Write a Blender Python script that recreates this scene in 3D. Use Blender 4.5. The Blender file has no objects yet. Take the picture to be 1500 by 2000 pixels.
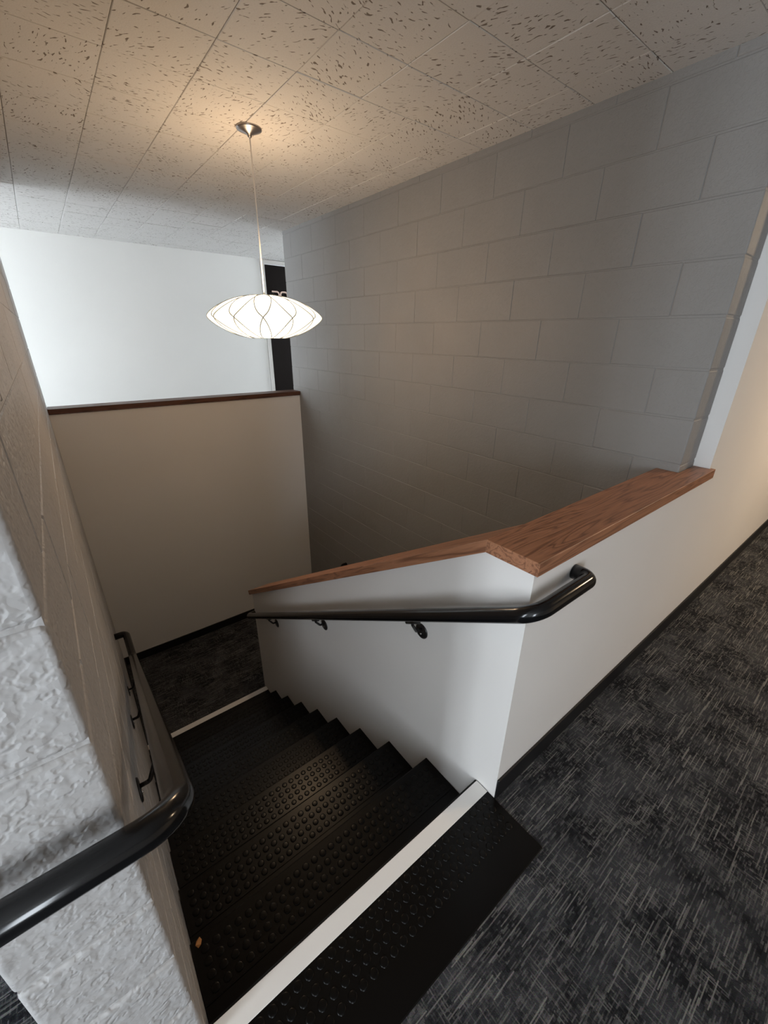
import bpy, bmesh, math, random
from mathutils import Vector, Matrix
random.seed(7)
S = bpy.context.scene
COL = S.collection

# ------------------------------------------------------------------ camera
CAM = Vector((-0.9332, -0.5041, 1.5646)); PITCH, YAW, ROLL, FPX = -0.4061, 0.6684, 0.0126, 797.97
cp, sp, cy, sy, cr, sr = math.cos(PITCH), math.sin(PITCH), math.cos(YAW), math.sin(YAW), math.cos(ROLL), math.sin(ROLL)
F = Vector((sy * cp, cy * cp, sp)); R = Vector((cy, -sy, 0)); U = R.cross(F)
R2 = cr * R + sr * U; U2 = -sr * R + cr * U
cd = bpy.data.cameras.new('camera'); cam = bpy.data.objects.new('camera', cd); COL.objects.link(cam)
cam.matrix_world = Matrix(((R2.x, U2.x, -F.x, CAM.x), (R2.y, U2.y, -F.y, CAM.y), (R2.z, U2.z, -F.z, CAM.z), (0, 0, 0, 1)))
cd.sensor_fit = 'VERTICAL'; cd.sensor_height = 36.0; cd.lens = FPX / 2000.0 * 36.0; cd.clip_start = 0.02
S.camera = cam

# ------------------------------------------------------------------ world, daylight, exposure
w = bpy.data.worlds.new('overcast_sky'); S.world = w; w.use_nodes = True
bg = w.node_tree.nodes['Background']; bg.inputs[0].default_value = (0.84, 0.92, 1.0, 1); bg.inputs[1].default_value = 24.5
S.view_settings.view_transform = 'Standard'; S.view_settings.look = 'None'
S.view_settings.exposure = 0.0; S.view_settings.gamma = 1.0; S.view_settings.use_curve_mapping = False

def area(name, loc, rot, sx, sy_, portal=False, power=0, col=(1, 1, 1), shape='RECTANGLE'):
    l = bpy.data.lights.new(name, 'AREA'); l.shape = shape; l.size = sx; l.size_y = sy_
    l.energy = power; l.color = col
    o = bpy.data.objects.new(name, l); COL.objects.link(o); o.location = loc; o.rotation_euler = rot
    if portal: l.cycles.is_portal = True
    return o
PI = math.pi
# sky light enters through the corridor windows, one of them added as fill (portals only guide the sampling)
area('near_window_portal', (-3.99, -.40, 1.30), (0, -PI / 2, 0), 2.0, .6, portal=True)
area('back_window_portal', (-2.95, -3.19, 1.35), (PI / 2, 0, 0), .9, 1.6, portal=True)
area('far_window_portal', (-4.19, 4.73, 1.30), (0, -PI / 2, 0), 2.0, 1.5, portal=True)
area('added_fill_window_portal', (4.99, 4.8, 1.35), (0, PI / 2, 0), 1.7, 1.0, portal=True)  # for the unseen window added at the far corridor's right end
# warm corridor ceiling lights further along the near corridor, out of view
area('corridor_ceiling_lamp', (3.2, -1.3, 2.46), (0, 0, 0), 0.35, 0.35, power=55, col=(1.0, 0.74, 0.48), shape='DISK')

# ------------------------------------------------------------------ materials
def nodes(name):
    m = bpy.data.materials.new(name); m.use_nodes = True
    return m, m.node_tree.nodes, m.node_tree.links, m.node_tree.nodes['Principled BSDF']
def tex(N, L, kind, vec, **kw):
    t = N.new(kind)
    for k, v in kw.items():
        if k in t.inputs.keys(): t.inputs[k].default_value = v
        else: setattr(t, k, v)
    if vec is not None: L.new(vec, t.inputs['Vector'])
    return t
def mapping(N, L, scale=(1, 1, 1), rot=(0, 0, 0), coord='Object', loc=(0, 0, 0)):
    tc = N.new('ShaderNodeTexCoord'); mp = N.new('ShaderNodeMapping')
    mp.inputs['Scale'].default_value = scale; mp.inputs['Rotation'].default_value = rot; mp.inputs['Location'].default_value = loc
    L.new(tc.outputs[coord], mp.inputs['Vector']); return mp
def ramp(N, L, src, stops):
    r = N.new('ShaderNodeValToRGB'); e = r.color_ramp.elements
    while len(e) < len(stops): e.new(0.5)
    for i, (p, c) in enumerate(stops):
        e[i].position = p; e[i].color = (c, c, c, 1) if isinstance(c, (int, float)) else (*c, 1)
    L.new(src, r.inputs['Fac']); return r
def math_(N, L, op, a, b=None):
    n = N.new('ShaderNodeMath'); n.operation = op
    for i, x in enumerate((a, b)):
        if x is None: continue
        if isinstance(x, (int, float)): n.inputs[i].default_value = x
        else: L.new(x, n.inputs[i])
    return n.outputs[0]
def mix(N, L, fac, a, b, mode='MIX'):
    n = N.new('ShaderNodeMix'); n.data_type = 'RGBA'; n.blend_type = mode
    for s, x in ((n.inputs[0], fac), (n.inputs[6], a), (n.inputs[7], b)):
        if isinstance(x, (int, float)): s.default_value = x
        elif isinstance(x, tuple): s.default_value = (*x, 1)
        else: L.new(x, s)
    return n.outputs[2]
def bump(N, L, B, h, strength, dist):
    b = N.new('ShaderNodeBump'); b.inputs['Strength'].default_value = strength; b.inputs['Distance'].default_value = dist
    L.new(h, b.inputs['Height']); L.new(b.outputs[0], B.inputs['Normal']); return b

def mat_plain(name, col, rough=0.5, metal=0.0, spec=0.5, coat=0.0):
    m, N, L, B = nodes(name)
    B.inputs['Base Color'].default_value = (*col, 1); B.inputs['Roughness'].default_value = rough
    B.inputs['Metallic'].default_value = metal; B.inputs['Specular IOR Level'].default_value = spec; B.inputs['Coat Weight'].default_value = coat
    return m
def mat_drywall(name, col):
    m, N, L, B = nodes(name)
    mp = mapping(N, L)
    n1 = tex(N, L, 'ShaderNodeTexNoise', mp.outputs[0], Scale=260.0, Detail=3.0, Roughness=0.6)
    n2 = tex(N, L, 'ShaderNodeTexNoise', mp.outputs[0], Scale=1.3, Detail=3.0)
    L.new(mix(N, L, ramp(N, L, n2.outputs[0], [(.3, 0.0), (.7, 1.0)]).outputs[0], tuple(c * .97 for c in col), col), B.inputs['Base Color'])
    B.inputs['Roughness'].default_value = 0.55; B.inputs['Specular IOR Level'].default_value = 0.35
    bump(N, L, B, n1.outputs[0], 0.10, 0.002); return m
def mat_block(name, col, strength, dist, sc=130.0, soft=False):
    m, N, L, B = nodes(name)
    tc = N.new('ShaderNodeTexCoord'); oi = N.new('ShaderNodeObjectInfo'); ad = N.new('ShaderNodeVectorMath'); ad.operation = 'MULTIPLY_ADD'
    cx = N.new('ShaderNodeCombineXYZ')
    for i in range(3): L.new(oi.outputs['Random'], cx.inputs[i])
    L.new(cx.outputs[0], ad.inputs[0]); ad.inputs[1].default_value = (31, 17, 23); L.new(tc.outputs['Object'], ad.inputs[2])
    v = ad.outputs[0]
    a = tex(N, L, 'ShaderNodeTexNoise', v, Scale=sc, Detail=1.0 if soft else 3.0, Roughness=0.4)
    b = tex(N, L, 'ShaderNodeTexNoise', v, Scale=sc * .35, Detail=2.0)
    pits = ramp(N, L, a.outputs[0], [(.28, 0.0), (.52, 1.0)] if soft else [(.36, 0.0), (.50, 1.0)])
    pits.color_ramp.interpolation = 'EASE'
    area_ = ramp(N, L, b.outputs[0], [(.40, 0.25), (.62, 1.0)])
    h = math_(N, L, 'ADD', math_(N, L, 'MULTIPLY', pits.outputs[0], area_.outputs[0]), math_(N, L, 'MULTIPLY', b.outputs[0], 0.6))
    n3 = tex(N, L, 'ShaderNodeTexNoise', v, Scale=6.0, Detail=3.0)
    L.new(mix(N, L, n3.outputs[0], tuple(c * .94 for c in col), tuple(min(1, c * 1.05) for c in col)), B.inputs['Base Color'])
    B.inputs['Roughness'].default_value = 0.5; B.inputs['Specular IOR Level'].default_value = 0.35
    bump(N, L, B, h, strength, dist); return m
def mat_ceiling(name):
    m, N, L, B = nodes(name)
    tc = N.new('ShaderNodeTexCoord'); oi = N.new('ShaderNodeObjectInfo'); cx = N.new('ShaderNodeCombineXYZ')
    L.new(oi.outputs['Random'], cx.inputs[0]); L.new(oi.outputs['Random'], cx.inputs[1])
    ad = N.new('ShaderNodeVectorMath'); ad.operation = 'MULTIPLY_ADD'; L.new(cx.outputs[0], ad.inputs[0]); ad.inputs[1].default_value = (37, 53, 0); L.new(tc.outputs['Object'], ad.inputs[2])
    rot = N.new('ShaderNodeVectorRotate'); rot.rotation_type = 'Z_AXIS'; L.new(ad.outputs[0], rot.inputs['Vector'])
    L.new(math_(N, L, 'MULTIPLY', math_(N, L, 'ROUND', math_(N, L, 'MULTIPLY', oi.outputs['Random'], 3.0)), 1.3), rot.inputs['Angle'])
    w_ = tex(N, L, 'ShaderNodeTexNoise', rot.outputs[0], Scale=14.0, Detail=1.0)
    dv = N.new('ShaderNodeVectorMath'); dv.operation = 'MULTIPLY_ADD'; L.new(w_.outputs['Color'], dv.inputs[0]); dv.inputs[1].default_value = (.05, .05, 0); L.new(rot.outputs[0], dv.inputs[2])
    st = N.new('ShaderNodeVectorMath'); st.operation = 'MULTIPLY'; L.new(dv.outputs[0], st.inputs[0]); st.inputs[1].default_value = (36, 105, 1)
    fi = tex(N, L, 'ShaderNodeTexNoise', st.outputs[0], Scale=1.0, Detail=1.0, Roughness=.4)
    dens = tex(N, L, 'ShaderNodeTexNoise', rot.outputs[0], Scale=5.0, Detail=1.0)
    thr = math_(N, L, 'ADD', fi.outputs[0], math_(N, L, 'MULTIPLY', math_(N, L, 'SUBTRACT', dens.outputs[0], 0.5), 0.22))
    pit = ramp(N, L, thr, [(.655, 0.0), (.70, 1.0)])
    fine = tex(N, L, 'ShaderNodeTexNoise', rot.outputs[0], Scale=170.0, Detail=3.0, Roughness=.65)
    base = mix(N, L, fine.outputs[0], (.58, .565, .545), (.70, .685, .66))
    L.new(mix(N, L, math_(N, L, 'MULTIPLY', pit.outputs[0], .86), base, (.13, .095, .07)), B.inputs['Base Color'])
    B.inputs['Roughness'].default_value = 0.8; B.inputs['Specular IOR Level'].default_value = 0.2
    bump(N, L, B, math_(N, L, 'SUBTRACT', math_(N, L, 'MULTIPLY', fine.outputs[0], .5), pit.outputs[0]), 0.55, 0.003); return m
def mat_wood(name, dark, light, across=9.0):
    # the boards run along their local X
    m, N, L, B = nodes(name)
    mp = mapping(N, L, scale=(.55, across, across))
    n1 = tex(N, L, 'ShaderNodeTexNoise', mp.outputs[0], Scale=2.2, Detail=2.0, Distortion=.4)
    rings = math_(N, L, 'FRACT', math_(N, L, 'MULTIPLY', n1.outputs[0], 9.0))
    rr = ramp(N, L, rings, [(0.0, .25), (.35, 1.0), (.85, .75), (1.0, .25)])
    mp2 = mapping(N, L, scale=(9, 330, 330))
    n2 = tex(N, L, 'ShaderNodeTexNoise', mp2.outputs[0], Scale=1.0, Detail=3.0)
    pores = ramp(N, L, n2.outputs[0], [(.30, 0.0), (.46, 1.0)])
    f = math_(N, L, 'MULTIPLY', rr.outputs[0], math_(N, L, 'ADD', math_(N, L, 'MULTIPLY', pores.outputs[0], .55), .45))
    L.new(mix(N, L, f, dark, light), B.inputs['Base Color'])
    B.inputs['Roughness'].default_value = 0.42; B.inputs['Specular IOR Level'].default_value = 0.4
    bump(N, L, B, f, 0.08, 0.001); return m
def mat_carpet(name):
    m, N, L, B = nodes(name)
    tc = N.new('ShaderNodeTexCoord'); sp_ = N.new('ShaderNodeSeparateXYZ'); L.new(tc.outputs['Object'], sp_.inputs[0])
    X, Y = sp_.outputs[0], sp_.outputs[1]
    fl = lambda v, k: math_(N, L, 'FLOOR', math_(N, L, 'MULTIPLY', v, 1.0 / k))
    def wn(a, b):
        c = N.new('ShaderNodeCombineXYZ'); L.new(a, c.inputs[0])
        if b is not None: L.new(b, c.inputs[1])
        w_ = N.new('ShaderNodeTexWhiteNoise'); L.new(c.outputs[0], w_.inputs['Vector']); return w_.outputs['Value']
    def threads(along, across, wdt, seg, lo, hi):
        """threads wdt wide, broken into segments about seg long, each thread with its own phase"""
        r = fl(across, wdt); ph = wn(r, None)
        sg = math_(N, L, 'FLOOR', math_(N, L, 'ADD', math_(N, L, 'MULTIPLY', along, 1.0 / seg), math_(N, L, 'MULTIPLY', ph, 17.0)))
        return ramp(N, L, wn(r, sg), [(lo, 0.0), (hi, 1.0)]).outputs[0]
    def patch(sc, lo, hi, off):
        mp = mapping(N, L, scale=sc, loc=off); t = tex(N, L, 'ShaderNodeTexNoise', mp.outputs[0], Scale=1.0, Detail=2.0, Roughness=.5)
        return ramp(N, L, t.outputs[0], [(lo, 0.0), (hi, 1.0)]).outputs[0]
    longs = threads(X, Y, .0030, .085, .88, .99)
    mids = threads(X, Y, .0032, .026, .62, .95)
    cross = threads(Y, X, .0034, .030, .66, .95)
    cells = threads(X, Y, .0095, .0105, .55, .80)
    where = patch((7, 6, 1), .38, .62, (2, 7, 0)); where2 = patch((5, 9, 1), .40, .60, (9, 1, 0))
    mp = mapping(N, L, scale=(330, 330, 1)); fz = tex(N, L, 'ShaderNodeTexNoise', mp.outputs[0], Scale=1.0, Detail=2.0)
    mul = lambda a, b: math_(N, L, 'MULTIPLY', a, b)
    c = mix(N, L, where, (.019, .020, .0225), (.044, .046, .051))
    c = mix(N, L, mul(mids, .75), c, (.105, .105, .106))
    c = mix(N, L, mul(mul(cross, where2), .85), c, (.125, .124, .122))
    c = mix(N, L, mul(mul(cells, math_(N, L, 'SUBTRACT', 1.0, where)), .85), c, (.010, .010, .012))
    c = mix(N, L, mul(longs, .62), c, (.24, .235, .225))
    c = mix(N, L, .45, c, fz.outputs['Color'], 'OVERLAY')
    L.new(c, B.inputs['Base Color']); B.inputs['Roughness'].default_value = .95; B.inputs['Specular IOR Level'].default_value = .08
    bump(N, L, B, math_(N, L, 'ADD', fz.outputs[0], mul(longs, .5)), .5, .004); return m
def mat_shade():
    """thin translucent plastic skin: lets half of the bulb's light straight through and glows itself"""
    m, N, L, B = nodes('glowing_lamp_skin')
    tc = N.new('ShaderNodeTexCoord'); sx = N.new('ShaderNodeSeparateXYZ'); L.new(tc.outputs['Object'], sx.inputs[0])
    r = math_(N, L, 'SQRT', math_(N, L, 'ADD', math_(N, L, 'POWER', sx.outputs[0], 2.0), math_(N, L, 'POWER', sx.outputs[1], 2.0)))
    st = ramp(N, L, r, [(.0, 1.0), (.20, .94), (.27, .66), (.315, .52)])
    B.inputs['Base Color'].default_value = (.02, .02, .02, 1); B.inputs['Roughness'].default_value = .8; B.inputs['Specular IOR Level'].default_value = .1
    B.inputs['Emission Color'].default_value = (1.0, .90, .68, 1)
    L.new(math_(N, L, 'MULTIPLY', st.outputs[0], 4.6), B.inputs['Emission Strength'])
    tr = N.new('ShaderNodeBsdfTransparent'); mx = N.new('ShaderNodeMixShader'); mx.inputs[0].default_value = .5
    L.new(tr.outputs[0], mx.inputs[1]); L.new(B.outputs[0], mx.inputs[2])
    L.new(mx.outputs[0], N['Material Output'].inputs['Surface']); return m
LAMP = 38.0
M = dict(
    drywall=mat_drywall('white_wall_paint', (.79, .77, .745)),
    far=mat_drywall('white_corridor_paint', (.82, .82, .80)),
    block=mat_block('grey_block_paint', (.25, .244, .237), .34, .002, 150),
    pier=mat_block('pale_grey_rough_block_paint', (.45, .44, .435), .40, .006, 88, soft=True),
    ceiling=mat_ceiling('fissured_ceiling_tile'),
    backing=mat_plain('ceiling_board', (.42, .40, .37), .9),
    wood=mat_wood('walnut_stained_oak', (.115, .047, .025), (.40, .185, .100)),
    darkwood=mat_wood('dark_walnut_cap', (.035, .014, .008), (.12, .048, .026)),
    rail=mat_plain('gloss_black_pipe', (.004, .004, .0045), .17, 0, .42, 0),
    bracket=mat_plain('black_bracket_metal', (.012, .011, .011), .3, 0, .5),
    screw=mat_plain('steel_screw', (.6, .6, .6), .25, 1.0),
    rubber=mat_plain('black_stair_rubber', (.0030, .0027, .0025), .29, 0, .17),
    strip=mat_plain('white_nosing_strip', (.80, .78, .75), .55),
    vinyl=mat_plain('black_vinyl_base', (.008, .008, .009), .4),
    carpet=mat_carpet('charcoal_woven_carpet'),
    door=mat_plain('dark_brown_door', (.009, .006, .005), .7, 0, .12),
    frame=mat_plain('pale_door_frame', (.62, .60, .57), .45),
    digit=mat_plain('copper_number', (.62, .45, .38), .35, .6),
    nickel=mat_plain('brushed_nickel', (.42, .38, .36), .28, 1.0),
    cord=mat_plain('white_cord', (.78, .74, .68), .5),
    glass=mat_plain('window_frame_metal', (.25, .25, .25), .4, .5),
    leaf=mat_plain('dry_leaf', (.45, .20, .06), .6),
)
M['shade'] = mat_shade()
m, N, L, B = nodes('lamp_wire'); B.inputs['Base Color'].default_value = (.10, .10, .09, 1)
B.inputs['Emission Color'].default_value = (1, .86, .66, 1); B.inputs['Emission Strength'].default_value = .16; M['wire'] = m  # faint emission stands in for the skin's light over the wires

# ------------------------------------------------------------------ helpers
def obj(name, me, mat=None, parent=None, loc=None, mw=None):
    if isinstance(me, bmesh.types.BMesh):
        bm = me; me = bpy.data.meshes.new(name); bm.normal_update(); bm.to_mesh(me); bm.free()
    if mat is not None and not me.materials: me.materials.append(M[mat])
    o = bpy.data.objects.new(name, me); COL.objects.link(o)
    if loc is not None: o.location = loc
    if mw is not None: o.matrix_world = mw
    if parent is not None: o.parent = parent
    return o
def add_box(bm, x0, x1, y0, y1, z0, z1):
    v = [bm.verts.new(p) for p in ((x0, y0, z0), (x1, y0, z0), (x1, y1, z0), (x0, y1, z0), (x0, y0, z1), (x1, y0, z1), (x1, y1, z1), (x0, y1, z1))]
    for f in ((3, 2, 1, 0), (4, 5, 6, 7), (0, 1, 5, 4), (1, 2, 6, 5), (2, 3, 7, 6), (3, 0, 4, 7)): bm.faces.new([v[i] for i in f])
def boxes(*bs, bevel=0, seg=1):
    bm = bmesh.new()
    for b in bs: add_box(bm, *b)
    if bevel: bmesh.ops.bevel(bm, geom=bm.edges[:], offset=bevel, segments=seg, affect='EDGES', profile=.5)
    if bevel and seg > 1:
        for f in bm.faces: f.smooth = f.calc_area() < .003
    return bm
def prism(pts, axis, a, b, bevel=0):
    """extrude a polygon given in the two other axes along axis from a to b"""
    bm = bmesh.new()
    def P(p, t): return {0: (t, p[0], p[1]), 1: (p[0], t, p[1]), 2: (p[0], p[1], t)}[axis]
    lo = [bm.verts.new(P(p, a)) for p in pts]; hi = [bm.verts.new(P(p, b)) for p in pts]
    n = len(pts); bm.faces.new(lo); bm.faces.new(hi[::-1])
    for i in range(n): bm.faces.new((lo[i], hi[i], hi[(i + 1) % n], lo[(i + 1) % n]))
    bmesh.ops.recalc_face_normals(bm, faces=bm.faces[:])
    if bevel: bmesh.ops.bevel(bm, geom=bm.edges[:], offset=bevel, segments=1, affect='EDGES')
    return bm
def fillet(pts, rad, n=8):
    out = [Vector(pts[0])]
    for i in range(1, len(pts) - 1):
        p, a, b = Vector(pts[i]), Vector(pts[i - 1]), Vector(pts[i + 1])
        da, db = (a - p), (b - p); ang = da.angle(db)
        if ang > PI - .02: out.append(p); continue
        d = min(rad / math.tan(ang / 2), da.length * .49, db.length * .49); r = d * math.tan(ang / 2)
        da.normalize(); db.normalize(); c = p + (da + db).normalized() * (r / math.sin(ang / 2))
        s, e = p + da * d - c, p + db * d - c
        tot = s.angle(e); ax = s.cross(e).normalized()
        for k in range(n + 1): out.append(c + Matrix.Rotation(tot * k / n, 3, ax) @ s)
    out.append(Vector(pts[-1])); return out
def tube(path, rad, sides=20, bm=None, cap=True):
    bm = bm or bmesh.new(); path = [Vector(p) for p in path]; rings = []
    t0 = (path[1] - path[0]).normalized(); up = Vector((0, 0, 1)) if abs(t0.z) < .9 else Vector((1, 0, 0))
    nrm = (up - t0 * up.dot(t0)).normalized()
    for i, p in enumerate(path):
        t = ((path[min(i + 1, len(path) - 1)] - path[max(i - 1, 0)])).normalized()
        nrm = (nrm - t * nrm.dot(t)).normalized(); bn = t.cross(nrm)
        rings.append([bm.verts.new(p + (nrm * math.cos(2 * PI * k / sides) + bn * math.sin(2 * PI * k / sides)) * rad) for k in range(sides)])
    for a, b in zip(rings, rings[1:]):
        for k in range(sides):
            f = bm.faces.new((a[k], a[(k + 1) % sides], b[(k + 1) % sides], b[k])); f.smooth = True
    if cap: bm.faces.new(rings[0][::-1]); bm.faces.new(rings[-1])
    bmesh.ops.recalc_face_normals(bm, faces=bm.faces[:])
    return bm
def lathe(prof, n=48, bm=None, smooth=True):
    bm = bm or bmesh.new(); rings = []
    for r, z in prof:
        if r < 1e-6: rings.append([bm.verts.new((0, 0, z))])
        else: rings.append([bm.verts.new((r * math.cos(2 * PI * k / n), r * math.sin(2 * PI * k / n), z)) for k in range(n)])
    for a, b in zip(rings, rings[1:]):
        for k in range(n):
            va = [a[k % len(a)], a[(k + 1) % n % len(a)]] if len(a) > 1 else [a[0]]
            vb = [b[(k + 1) % n % len(b)], b[k % len(b)]] if len(b) > 1 else [b[0]]
            f = bm.faces.new(va + vb); f.smooth = smooth
    bmesh.ops.recalc_face_normals(bm, faces=bm.faces[:]); return bm
def struct(o, label=None): 
    o['kind'] = 'structure'
    if label: o['label'] = label
    return o
def tag(o, label, cat, group=None):
    o['label'] = label; o['category'] = cat
    if group: o['group'] = group
    return o
def empty(name, loc):
    o = bpy.data.objects.new(name, None); COL.objects.link(o); o.location = loc; o.empty_display_size = .1; return o
def part(name, me, mat, root, **kw):
    o = obj(name, me, mat, **kw); 
    o.parent = root
    rl = root.matrix_world.translation if root.parent else root.location
    o.matrix_parent_inverse = Matrix.Translation(-Vector(root.location)) if root.parent is None else Matrix.Identity(4)
    return o

# ------------------------------------------------------------------ dimensions (metres; x along corridor, y down the stairs)
XP, XPL, YP = -1.004, -1.194, 0.051          # left block wall: stair face, outer face, near end
XE, XE2, YE, YB = 1.213, 1.403, 0.066, 3.886 # right block wall
ZC = 2.501                                   # ceiling
YF, YFB = 3.748, 3.886                       # low wall at the landing
YW = 5.55                                    # far corridor wall
Y0, T, RI = 0.0891, 0.2619, 0.1641           # first nosing, tread, riser
ZL = -10 * RI                                # landing
ZB = -3.30                                   # floor below
KT = 0.145                                   # thickness of the stair partition
YS = 2.472                                   # where the stair partition ends
YK = 0.157                                   # where the level cap turns into the sloping one
ZK = 0.970                                   # top of partition under its cap
CT = 0.043                                   # cap thickness

# ------------------------------------------------------------------ setting: floors
f = struct(obj('floor', boxes((-4.0, XPL, -3.2, 2.5, -.25, 0), (XPL, XP, -3.2, YP + .1, -.25, 0), (XP, 0, -3.2, .06, -.25, 0), (0, 7.0, -3.2, .02, -.25, 0)), 'carpet'),
           'dark charcoal carpet with pale woven streaks')
struct(obj('floor_landing', boxes((XP, XE, YS - .03, YF, ZL - .2, ZL)), 'carpet'), 'dark carpet of the stair landing')
struct(obj('floor_far', boxes((-4.2, 5.0, YFB, YW, -.25, 0)), 'carpet'), 'carpet of the far corridor')
struct(obj('floor_below', boxes((XP - .2, 7, -3.2, YF, ZB - .1, ZB)), 'carpet'), 'floor at the foot of the lower flight')

# ------------------------------------------------------------------ setting: ceiling with 12 inch tiles
ce = struct(obj('ceiling', boxes((-4.4, 7.0, -3.2, YW + .1, ZC + .012, ZC + .15)), 'backing'), 'ceiling of square fissured acoustic tiles')
TS = 0.3043
tile = bpy.data.meshes.new('ceiling_tile')
bm = boxes((-TS / 2 + .0009, TS / 2 - .0009, -TS / 2 + .0009, TS / 2 - .0009, 0, .014), bevel=.0022)
bm.to_mesh(tile); bm.free(); tile.materials.append(M['ceiling'])
x_line, y_line = -.203, 1.690
cnt = 0
rest = bmesh.new()
for i in range(-14, 24):
    for j in range(-16, 14):
        x, y = x_line + (i + .5) * TS, y_line + (j + .5) * TS
        if not (-4.3 < x < 7 and -3.2 < y < YW + .1): continue
        dz = random.uniform(-.0012, .0012)
        vis = (XP - .3 < x < XE + .1 and .05 < y < YF + .2) or (YF < y and XP - .6 < x < 2.9)
        if y + TS / 2 > YW or not vis:
            add_box(rest, x - TS / 2 + .001, x + TS / 2 - .001, y - TS / 2 + .001, min(y + TS / 2 - .001, YW + .09), ZC + dz, ZC + .012)
            continue
        o = obj('ceiling_tile', tile, None, ce, loc=(x, y, ZC + dz))
        o.rotation_euler = (random.uniform(-.003, .003), random.uniform(-.003, .003), 0)
        cnt += 1
o = obj('ceiling_tile_field', rest, 'ceiling', ce); o['kind'] = 'stuff'

# ------------------------------------------------------------------ setting: concrete block walls
CH = 0.2032; ZJ = 1.0446      # course height, one known bed joint
GAP = .0032
cache = {}
def block_mesh(ly, lx, h, mat, bev, seg):
    k = (round(ly, 4), round(lx, 4), round(h, 4), mat, bev, seg)
    if k not in cache:
        bm = boxes((-lx / 2, lx / 2, -ly / 2, ly / 2, -h / 2, h / 2), bevel=bev, seg=seg)
        me = bpy.data.meshes.new('block'); bm.to_mesh(me); bm.free(); me.materials.append(M[mat]); cache[k] = me
    return cache[k]
def block_wall(root, x0, x1, ya, yb, z_lo, z_hi, phase, mat, bev, seg=1, near_seg=3, near_bev=.006, vis=lambda y, z: True, gy=.0004, gz=.0050):
    restb = bmesh.new(); n = 0
    k0 = math.floor((z_lo - ZJ) / CH)
    k = k0
    while ZJ + k * CH < z_hi - .01:
        a, b = max(z_lo, ZJ + k * CH), min(z_hi, ZJ + (k + 1) * CH)
        y = ya + (0 if (k % 2 == 0) == phase else -CH)
        first = True
        while y < yb - .01:
            p, q = max(y, ya), min(y + 2 * CH, yb)
            if q - p > .03:
                if vis((p + q) / 2, (a + b) / 2):
                    near = first
                    me = block_mesh(q - p - (gy if p > ya + .001 else gy / 2), x1 - x0, b - a - gz, mat, near_bev if near else bev, near_seg if near else seg)
                    o = obj('block', me, None, root, loc=((x0 + x1) / 2 + random.uniform(-.0006, .0006), (p + q) / 2 - (0 if p > ya + .001 else gy / 4), (a + b) / 2)); n += 1
                else:
                    add_box(restb, x0, x1, p + GAP / 2, q - GAP / 2, a + GAP / 2, b - GAP / 2)
            y += 2 * CH; first = False
        k += 1
    if len(restb.verts):
        o = obj('block_field', restb, mat, root); o['kind'] = 'stuff'
    else: restb.free()
    return n
RC = .0027
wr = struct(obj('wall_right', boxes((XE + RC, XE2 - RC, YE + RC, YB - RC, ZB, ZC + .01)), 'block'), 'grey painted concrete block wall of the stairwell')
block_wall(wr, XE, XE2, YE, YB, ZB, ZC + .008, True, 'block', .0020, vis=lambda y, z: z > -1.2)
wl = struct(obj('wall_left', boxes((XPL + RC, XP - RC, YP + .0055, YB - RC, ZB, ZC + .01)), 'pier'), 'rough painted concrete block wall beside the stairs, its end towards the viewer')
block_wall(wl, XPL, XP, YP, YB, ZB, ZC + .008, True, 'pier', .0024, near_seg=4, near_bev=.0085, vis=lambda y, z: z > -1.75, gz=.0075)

# ------------------------------------------------------------------ setting: plastered walls
SL = -0.6185                                  # slope of the partition top
def ztop(y): return ZK + SL * (y - YK)
struct(obj('wall_front', boxes((0, XE, 0, KT, ZB, ZK), (XE, XE2, 0, YE, -.25, ZK), (XE2, 7.0, 0, YE + .1, -.25, ZC + .01)), 'drywall'),
       'white plastered low wall at the stair head running on as the corridor wall')
struct(obj('wall_stair', prism([(KT, ZL - .2), (KT, ZK), (YK, ZK), (YS, ztop(YS)), (YS, ZL - .2)], 0, 0, KT), 'drywall'), 'white sloping partition between the two flights of stairs')
struct(obj('wall_landing', boxes((XP, XE, YF, YFB, ZB, ZK - .012)), 'drywall'), 'plastered low wall behind the stair landing')
struct(obj('wall_far', boxes((-4.3, 1.665, YW, YW + .12, 0, ZC + .01), (2.66, 5.0, YW, YW + .12, 0, ZC + .01), (1.665, 2.66, YW, YW + .12, 2.49, ZC + .01)), 'far'), 'white wall of the far corridor')
struct(obj('wall_far_near_side', boxes((-4.3, XPL, YFB - .14, YFB, 0, ZC + .01), (XE2, 5.0, YFB - .14, YFB, 0, ZC + .01)), 'far'))

wb = struct(obj('wall_back', boxes((-4.0, -3.4, -3.3, -3.2, 0, ZC + .01), (-2.5, 7.0, -3.3, -3.2, 0, ZC + .01), (-3.4, -2.5, -3.3, -3.2, 0, .55), (-3.4, -2.5, -3.3, -3.2, 2.15, ZC + .01)), 'drywall'))
obj('window_frame', boxes((-3.4, -2.5, -3.28, -3.23, .55, .59), (-3.4, -2.5, -3.28, -3.23, 2.11, 2.15), (-3.4, -3.36, -3.28, -3.23, .59, 2.11), (-2.54, -2.5, -3.28, -3.23, .59, 2.11)), 'glass', wb)
struct(obj('wall_corridor_end', boxes((7.0, 7.1, -3.3, .2, 0, ZC + .01)), 'drywall'))
struct(obj('wall_left_side', boxes((-4.0, XPL, 2.5, 2.6, 0, ZC + .01)), 'drywall'))
struct(obj('wall_below', boxes((XP - .2, 7.0, -3.3, -3.2, ZB, -.25), (6.9, 7.0, -3.2, 0, ZB, -.25), (XP - .2, XP, -3.2, YP, ZB, -.25), (0, 7, KT, KT + .1, ZB, ZB)), 'drywall'))

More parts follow.
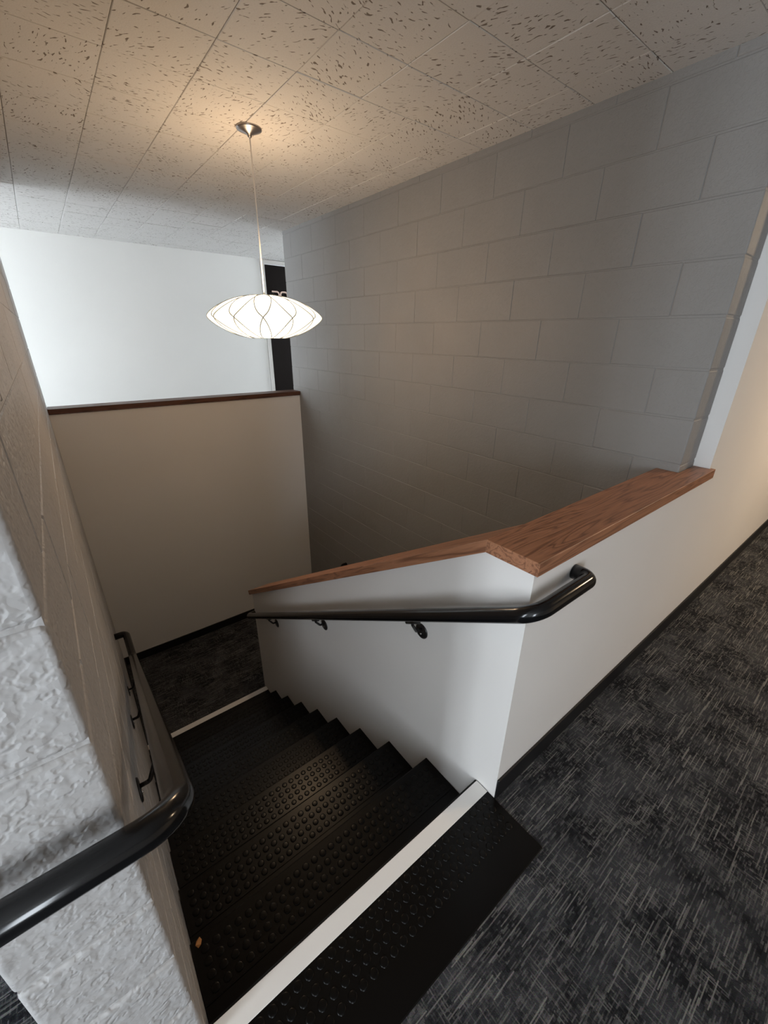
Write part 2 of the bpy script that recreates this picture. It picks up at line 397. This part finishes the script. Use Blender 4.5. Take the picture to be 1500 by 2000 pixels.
# windows that close the left ends of both corridors, plus an added fill window
def window(name, x, y0, y1, z0, z1, wy0, wy1, ztop_):
    o = struct(obj(name, boxes((x - .1, x, wy0, wy1, 0, z0), (x - .1, x, wy0, wy1, z1, ztop_), (x - .1, x, wy0, y0, z0, z1), (x - .1, x, y1, wy1, z0, z1)), 'far'))
    t = .04
    obj('window_frame', boxes((x - .08, x - .03, y0, y1, z0, z0 + t), (x - .08, x - .03, y0, y1, z1 - t, z1), (x - .08, x - .03, y0, y0 + t, z0, z1),
        (x - .08, x - .03, y1 - t, y1, z0, z1), (x - .08, x - .03, (y0 + y1) / 2 - t / 2, (y0 + y1) / 2 + t / 2, z0, z1)), 'glass', o)
    return o
window('window_1', -4.0, -.7, -.1, .3, 2.3, -3.3, 2.6, ZC + .01)
window('added_fill_window', 5.1, 4.3, 5.3, .5, 2.2, YFB - .14, YW + .12, ZC + .01)  # unseen window, added to brighten the right part of the far wall
window('window_2', -4.2, 3.98, 5.48, .3, 2.3, YFB - .14, YW + .12, ZC + .01)

# baseboards
struct(obj('baseboard_front', boxes((.0, 7.0, -.008, 0, 0, .098), bevel=.003), 'vinyl'), 'black vinyl baseboard along the corridor wall')
struct(obj('baseboard_landing', boxes((XP, XE, YF - .008, YF, ZL, ZL + .098), (XP, XP + .008, YS + .02, YF, ZL, ZL + .098), (XE - .008, XE, YS, YF, ZL, ZL + .098), bevel=.003), 'vinyl'), 'black vinyl baseboard around the landing')
struct(obj('baseboard_far', boxes((-4.2, 1.665, YW - .008, YW, 0, .1)), 'vinyl'))

# ------------------------------------------------------------------ door of the far corridor
d = struct(obj('door_1', boxes((1.722, 2.60, YW + .03, YW + .075, 0.01, 2.446), bevel=.003), 'door'), 'dark brown door in the far corridor')
obj('door_frame', boxes((1.672, 1.718, YW - .02, YW + .1, 0, 2.492), (2.604, 2.65, YW - .02, YW + .1, 0, 2.492), (1.718, 2.604, YW - .02, YW + .1, 2.450, 2.492)), 'frame', d)
def stroke(pts, wdt, depth):
    """a flat bar letter stroke in the x-z plane"""
    bm = bmesh.new(); P = [Vector((x, 0, z)) for x, z in pts]; L_, R_ = [], []
    for i, p in enumerate(P):
        t = (P[min(i + 1, len(P) - 1)] - P[max(i - 1, 0)]).normalized(); n = Vector((-t.z, 0, t.x)) * wdt / 2
        L_.append(p + n); R_.append(p - n)
    rows = [[bm.verts.new(q + Vector((0, dy, 0))) for q in (l, r)] for l, r in zip(L_, R_) for dy in (0,)]
    back = [[bm.verts.new(q + Vector((0, depth, 0))) for q in (l, r)] for l, r in zip(L_, R_)]
    for i in range(len(P) - 1):
        a, b, c, e = rows[i], rows[i + 1], back[i], back[i + 1]
        bm.faces.new((a[0], a[1], b[1], b[0])); bm.faces.new((c[0], e[0], e[1], c[1]))
        bm.faces.new((a[0], b[0], e[0], c[0])); bm.faces.new((a[1], c[1], e[1], b[1]))
    bm.faces.new((rows[0][0], back[0][0], back[0][1], rows[0][1])); bm.faces.new((rows[-1][0], rows[-1][1], back[-1][1], back[-1][0]))
    bmesh.ops.recalc_face_normals(bm, faces=bm.faces[:]); return bm
def arc(cx, cz, r, a0, a1, n=7): return [(cx + r * math.cos(math.radians(a0 + (a1 - a0) * i / n)), cz + r * math.sin(math.radians(a0 + (a1 - a0) * i / n))) for i in range(n + 1)]
W_, H_ = .105, .15; q = .035
two = [(0, H_)] + arc(W_ - q, H_ - q, q, 90, 0) + arc(W_ - q, H_ / 2 + q, q, 0, -90)[0:] + arc(q, H_ / 2 - q, q, 90, 180) + [(0, 0), (W_, 0)]
zero = arc(W_ - q, H_ - q, q, 90, 0) + arc(W_ - q, q, q, 0, -90) + arc(q, q, q, -90, -180) + arc(q, H_ - q, q, 180, 90) + [(W_ - q, H_)]
for k, g in enumerate((two, zero)):
    obj('door_number', stroke(g, .020, .008), 'digit', d, loc=(1.815 + k * .128, YW + .0215, 1.975))
hd = obj('door_handle', tube(fillet([(2.53, YW + .035, 1.02), (2.53, YW - .03, 1.02), (2.42, YW - .03, 1.02)], .02), .011, 12), 'nickel', d)

# ------------------------------------------------------------------ wooden caps
def board(bm, root, name, mat, mw): 
    return obj(name, bm, mat, root, mw=mw)
cap = empty('wooden_wall_cap', (0, 0, ZK)); tag(cap, 'walnut brown wooden cap on the stair-head low wall, level then sloping down beside the stairs', 'wall cap')
def put(o, root):
    o.parent = root; o.matrix_parent_inverse = root.matrix_world.inverted() if root.parent else Matrix.Translation(root.location).inverted()
    return o
ov = .020
bm = bmesh.new()
pts = [(-ov, -ov), (1.418, -ov), (1.418, -.001), (XE2 - .001, -.001), (XE2 - .001, YE - .002), (XE - .002, YE - .002), (XE - .002, YK), (-ov, YK)]
lo = [bm.verts.new((x, y, ZK)) for x, y in pts]; hi = [bm.verts.new((x, y, ZK + CT)) for x, y in pts]
bm.faces.new(lo[::-1]); bm.faces.new(hi)
for i in range(len(pts)): bm.faces.new((lo[i], lo[(i + 1) % len(pts)], hi[(i + 1) % len(pts)], hi[i]))
bmesh.ops.recalc_face_normals(bm, faces=bm.faces[:]); bmesh.ops.bevel(bm, geom=bm.edges[:], offset=.0012, segments=1, affect='EDGES')
put(obj('level_board', bm, 'wood'), cap)
# sloping board, modelled along its local X
ys, ye = YK - .0005, YS + .022
Ls = (ye - ys) * math.sqrt(1 + SL * SL); th = math.atan(SL)
ct = CT * math.cos(th)
Ll = Ls
tn = math.tan(th)
bm = prism([(0 - 0 * tn, 0), (Ll, 0), (Ll + 0, ct), (ct * tn * -1 * -1, ct)], 1, -.0, KT + 2 * ov, bevel=.0012)
# local x -> down the slope (world +y,-z), local y -> world -x direction handled by the matrix
ex = Vector((0, math.cos(th), math.sin(th))); ez = Vector((0, -math.sin(th), math.cos(th))); ey = ez.cross(ex)
org = Vector((KT + ov, ys, ztop(ys)))
if ey.x > 0: org.x = -ov
mw = Matrix(((ex.x, ey.x, ez.x, org.x), (ex.y, ey.y, ez.y, org.y), (ex.z, ey.z, ez.z, org.z), (0, 0, 0, 1)))
put(obj('sloping_board', bm, 'wood', mw=mw), cap)
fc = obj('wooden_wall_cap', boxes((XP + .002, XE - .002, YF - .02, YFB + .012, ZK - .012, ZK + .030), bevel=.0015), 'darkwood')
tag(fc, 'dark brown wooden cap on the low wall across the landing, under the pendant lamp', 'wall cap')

# ------------------------------------------------------------------ stairs
st = empty('staircase', (XP / 2, Y0, 0)); tag(st, 'black rubber covered flight of stairs with raised round studs going down to the landing', 'staircase')
SX0, SX1 = XP + .002, -.002
SP = .0344
stud = bpy.data.meshes.new('stud'); bm = lathe([(.0128, 0), (.0122, .0012), (.0108, .0021), (.0085, .0025), (0, .0025)], 12); bm.to_mesh(stud); bm.free(); stud.materials.append(M['rubber'])
def stud_rows(ynose, z, root, part_all, x_lim=None):
    cols = 28; x_first = SX0 + (SX1 - SX0 - (cols - 1) * SP) / 2
    jb = bmesh.new()
    for rw in range(4):
        for c in range(cols):
            x, y = x_first + c * SP, ynose - .040 - rw * SP
            if part_all and (x_lim is None or x_lim[0] < x < x_lim[1]):
                put(obj('stud', stud, None, loc=(x, y, z)), root)
            else:
                n0 = 10; vs = [[jb.verts.new((x + r_ * math.cos(2 * PI * k / n0), y + r_ * math.sin(2 * PI * k / n0), z + h)) for k in range(n0)] for r_, h in ((.0126, 0), (.0108, .0021), (.0085, .0025))]
                for a, b in zip(vs, vs[1:]):
                    for k in range(n0): jb.faces.new((a[k], a[(k + 1) % n0], b[(k + 1) % n0], b[k]))
                jb.faces.new(vs[-1])
    if len(jb.verts):
        o = put(obj('stud_field', jb, 'rubber'), root); o['kind'] = 'stuff'
    else: jb.free()
for k in range(1, 11):
    yn, z = Y0 + k * T, -k * RI
    yr = Y0 + (k - 1) * T
    # riser above this tread (slightly raked) and the tread with its rounded nosing
    put(obj('riser', prism([(yr - .03, z + .0), (yr - .012, z), (yr - .003, z + RI - .036), (yr - .03, z + RI - .036)], 0, SX0, SX1), 'rubber'), st)
    if k == 10: break
    tr = put(obj('tread', prism([(yr - .02, z - .03), (yr - .02, z)] + [(yn - .006 , z), (yn - .002, z - .002), (yn, z - .007), (yn - .001, z - .028), (yn - .012, z - .032)], 0, SX0, SX1), 'rubber'), st)
    if k == 9:
        s_ = put(obj('nosing_strip', boxes((SX0 + .0, SX1, yn - .060, yn - .010, z, z + .0022), bevel=.0006), 'strip'), st); s_['label'] = 'white contrast strip on the lowest step'
    else:
        put(obj('ridge', boxes((SX0, SX1, yn - .168, yn - .163, z, z + .0018), bevel=.0006), 'rubber'), st)
        stud_rows(yn, z, st, k <= 3, (-.83, -.22) if k == 3 else None)
    # solid body below
put(obj('stair_body', prism([(0, -.28)] + [p for k in range(1, 11) for p in ((Y0 + (k - 1) * T - .032, -(k - 1) * RI - .034 if k > 1 else -.26), (Y0 + (k - 1) * T - .03, -k * RI - .03))] + [(YS - .03, ZL - .2), (0, ZL - .2)], 0, SX0, SX1), 'rubber'), st)

mat_ = empty('rubber_stair_mat', (XP / 2, 0, 0)); tag(mat_, 'black studded rubber mat with white strip at the top step, beside the carpet', 'mat')
put(obj('mat_sheet', prism([(-.203, 0), (-.2, .0026), (Y0 - .008, .0026), (Y0 - .002, 0), (Y0, -.006), (Y0 - .001, -.034), (Y0 - .03, -.034), (Y0 - .03, 0)], 0, SX0, -.003), 'rubber'), mat_)
s_ = put(obj('nosing_strip', boxes((SX0, -.003, .028, .0795, .0026, .0048), bevel=.0007), 'strip'), mat_); s_['label'] = 'white contrast strip along the top step'
cols = 28; xf = SX0 + (SX1 - SX0 - (cols - 1) * SP) / 2
for rw in range(4):
    for c in range(cols): put(obj('stud', stud, None, loc=(xf + c * SP, .0105 - rw * SP, .0026)), mat_)

# the lower flight, turning back below the landing on the other side of the partition
s2 = empty('staircase', ((KT + XE) / 2, YS, ZL)); tag(s2, 'lower flight of dark stairs hidden behind the sloping partition', 'staircase')
for k in range(1, 9):
    y1 = YS - .03 - (k - 1) * T
    put(obj('tread', boxes((KT + .002, XE - .002, y1 - T, y1, ZL - k * RI - .2 if k < 8 else ZB, ZL - k * RI)), 'rubber'), s2)

# ------------------------------------------------------------------ handrails
RR = .0242
def rail_pipe(pts, root, fr=.055): return put(obj('rail', tube(fillet(pts, fr, 9), RR, 24), 'rail'), root)
def bracket(wall, out, axis, root):
    """wall: disc centre on the wall, out: unit vector away from wall, axis: point under the pipe"""
    wall, out, axis = Vector(wall), Vector(out), Vector(axis)
    rot = out.to_track_quat('Z', 'Y').to_matrix().to_4x4()
    bm = lathe([(0, 0), (.033, 0), (.033, .003), (.029, .0055), (0, .0055)], 24)
    b = put(obj('bracket', bm, 'bracket', mw=Matrix.Translation(wall) @ rot), root)
    a = wall + out * .004 + Vector((0, 0, .012))
    mid1 = wall + out * .030 + Vector((0, 0, .012)); mid2 = Vector((axis.x, axis.y, axis.z - RR - .018))
    e = obj('bracket_arm', tube(fillet([a, mid1, mid2, Vector((axis.x, axis.y, axis.z - RR + .002))], .012, 5), .0062, 10), 'bracket')
    e.parent = b; e.matrix_parent_inverse = b.matrix_world.inverted()
    sd = Vector((0, .033, .033 * SL))
    e = obj('saddle', tube([axis - sd + Vector((0, 0, -RR - .004)), axis + sd + Vector((0, 0, -RR - .004))], .0085, 8), 'bracket'); e.parent = b; e.matrix_parent_inverse = b.matrix_world.inverted()
    for s in (-1,):
        e = obj('screw', lathe([(0, .0), (.0055, .0), (.004, .003), (0, .0042)], 10), 'screw', mw=Matrix.Translation(wall + out * .005 + Vector((0, 0, -.012))) @ rot)
        e.parent = b; e.matrix_parent_inverse = b.matrix_world.inverted()
    return b
SR = -.612
hr = empty('handrail', (-.06, 0, ZK)); tag(hr, 'black pipe handrail bent around the white partition corner under the wooden cap', 'handrail')
a = -.062; af = -.056; zt = .889
rail_pipe([(.232, -.001, zt), (.232, af, zt), (a, af, zt), (a, 2.44, zt + SR * (2.44 - a)), (-.001, 2.47, zt + SR * (2.47 - a))], hr)
for y, z in ((.425, .49), (1.225, .009), (1.979, -.457)):
    bracket((0, y, z), (-1, 0, 0), (a, y - .01, zt + SR * (y - .01 - a)), hr)
hl = empty('handrail', (XP + .06, YP, ZK)); tag(hl, 'thick black pipe handrail wrapping around the end of the rough block wall', 'handrail')
b_ = XP + .077; fy = YP - .064; zl = .898
rail_pipe([(-1.42, fy, zl), (b_, fy, zl), (b_, 2.42, zl + SR * (2.42 - fy)), (b_, 2.74, zl + SR * (2.42 - fy)), (XP + .001, 2.74, zl + SR * (2.42 - fy))], hl, .06)
for y, z in ((.47, .42), (1.27, -.09), (2.07, -.58)):
    bracket((XP, y, z), (1, 0, 0), (b_, y - .01, zl + SR * (y - .01 - fy)), hl)
hb = empty('handrail', (XE - .06, 2.6, ZL)); tag(hb, 'black handrail end on the grey block wall just showing over the sloping cap', 'handrail')
rail_pipe([(XE - .001, 2.885, -.800), (XE - .064, 2.885, -.800), (XE - .064, 2.55, -.800), (XE - .064, .4, -.80 + 2.15 * -.62)], hb)

# ------------------------------------------------------------------ pendant lamp
LX, LY, LZ = .134, 1.962, 1.657
pl = empty('pendant_lamp', (LX, LY, LZ)); tag(pl, 'glowing saucer shaped pendant lamp with wire ribs hanging over the stairs', 'pendant lamp')
put(obj('canopy', lathe([(0, .0), (.062, 0), (.062, -.006), (.055, -.010), (.013, -.026), (.009, -.036), (.005, -.038), (0, -.038)], 40), 'nickel', loc=(LX, LY, ZC)), pl)
RS, HU, HD = .318, .112, .116
def shade_pt(s):
    """s from 0 (top) to 1 (bottom): radius and height on the saucer"""
    ang = s * PI
    r = RS * math.sin(ang)
    z = math.copysign(((HU if ang < PI / 2 else HD) - .045) * (1 - (r / RS) ** 2.4), math.cos(ang)) + .045 * math.cos(ang)
    return r, z
prof = [shade_pt(.035 + (.90 - .035) * i / 40) for i in range(41)]
sh = put(obj('shade', lathe(prof, 72), 'shade', loc=(LX, LY, LZ)), pl)
sh.data.materials[0] = M['shade']
rb, zb = prof[-1]
def wpart(name, bm, mat):
    o = obj(name, bm, mat, loc=(LX, LY, LZ)); o.parent = sh; o.matrix_parent_inverse = (Matrix.Translation(Vector(pl.location)).inverted() @ Matrix.Translation((LX, LY, LZ))).inverted(); return o
for k in range(13):
    for sgn in (-1, 1):
        pth = []
        for i in range(21):
            s = .05 + .84 * i / 20; r, z = shade_pt(s)
            ph = 2 * PI * (k + .80) / 13 + sgn * (s - .56) * .62
            pth.append(((r + .0006) * math.cos(ph), (r + .0006) * math.sin(ph), z * 1.004))
        o = obj('wire_rib', tube(pth, .0024, 6), 'wire', loc=(0, 0, 0)); o.parent = sh
o = obj('bottom_ring', tube([((rb) * math.cos(2 * PI * i / 40), rb * math.sin(2 * PI * i / 40), zb) for i in range(41)], .0018, 6), 'wire'); o.parent = sh
o = obj('diffuser', lathe([(0, zb + .004), (rb - .002, zb + .004)], 40), 'shade'); o.parent = sh
put(obj('top_collar', lathe([(0, HU + .010), (.006, HU + .009), (.010, HU - .004), (0, HU - .004)], 20), 'cord', loc=(LX, LY, LZ)), pl)
bl = bpy.data.lights.new('pendant_bulb', 'POINT'); bl.energy = LAMP; bl.color = (1.0, .64, .36); bl.shadow_soft_size = .05
bo = bpy.data.objects.new('pendant_bulb', bl); COL.objects.link(bo); bo.location = (LX, LY, LZ - .005)
put(obj('cord', tube([(LX, LY, LZ + HU), (LX + .002, LY, 2.1), (LX, LY, ZC - .036)], .0034, 8), 'cord'), pl)

# ------------------------------------------------------------------ small scrap on the stairs
bm = bmesh.new(); pts = [(-.012, -.004, 0), (-.004, -.009, .003), (.008, -.006, .001), (.013, .003, .004), (.002, .009, .002), (-.009, .006, .005)]
v = [bm.verts.new(p) for p in pts] + [bm.verts.new((p[0] * .9, p[1] * .9, p[2] + .0015)) for p in pts]
bm.faces.new(v[:6][::-1]); bm.faces.new(v[6:])
for i in range(6): bm.faces.new((v[i], v[(i + 1) % 6], v[6 + (i + 1) % 6], v[6 + i]))
lf = obj('leaf_scrap', bm, 'leaf', loc=(-.978, .335, -RI + .0005)); lf.rotation_euler = (0, 0, .9); tag(lf, 'tiny dry orange leaf scrap on a step against the block wall', 'leaf')
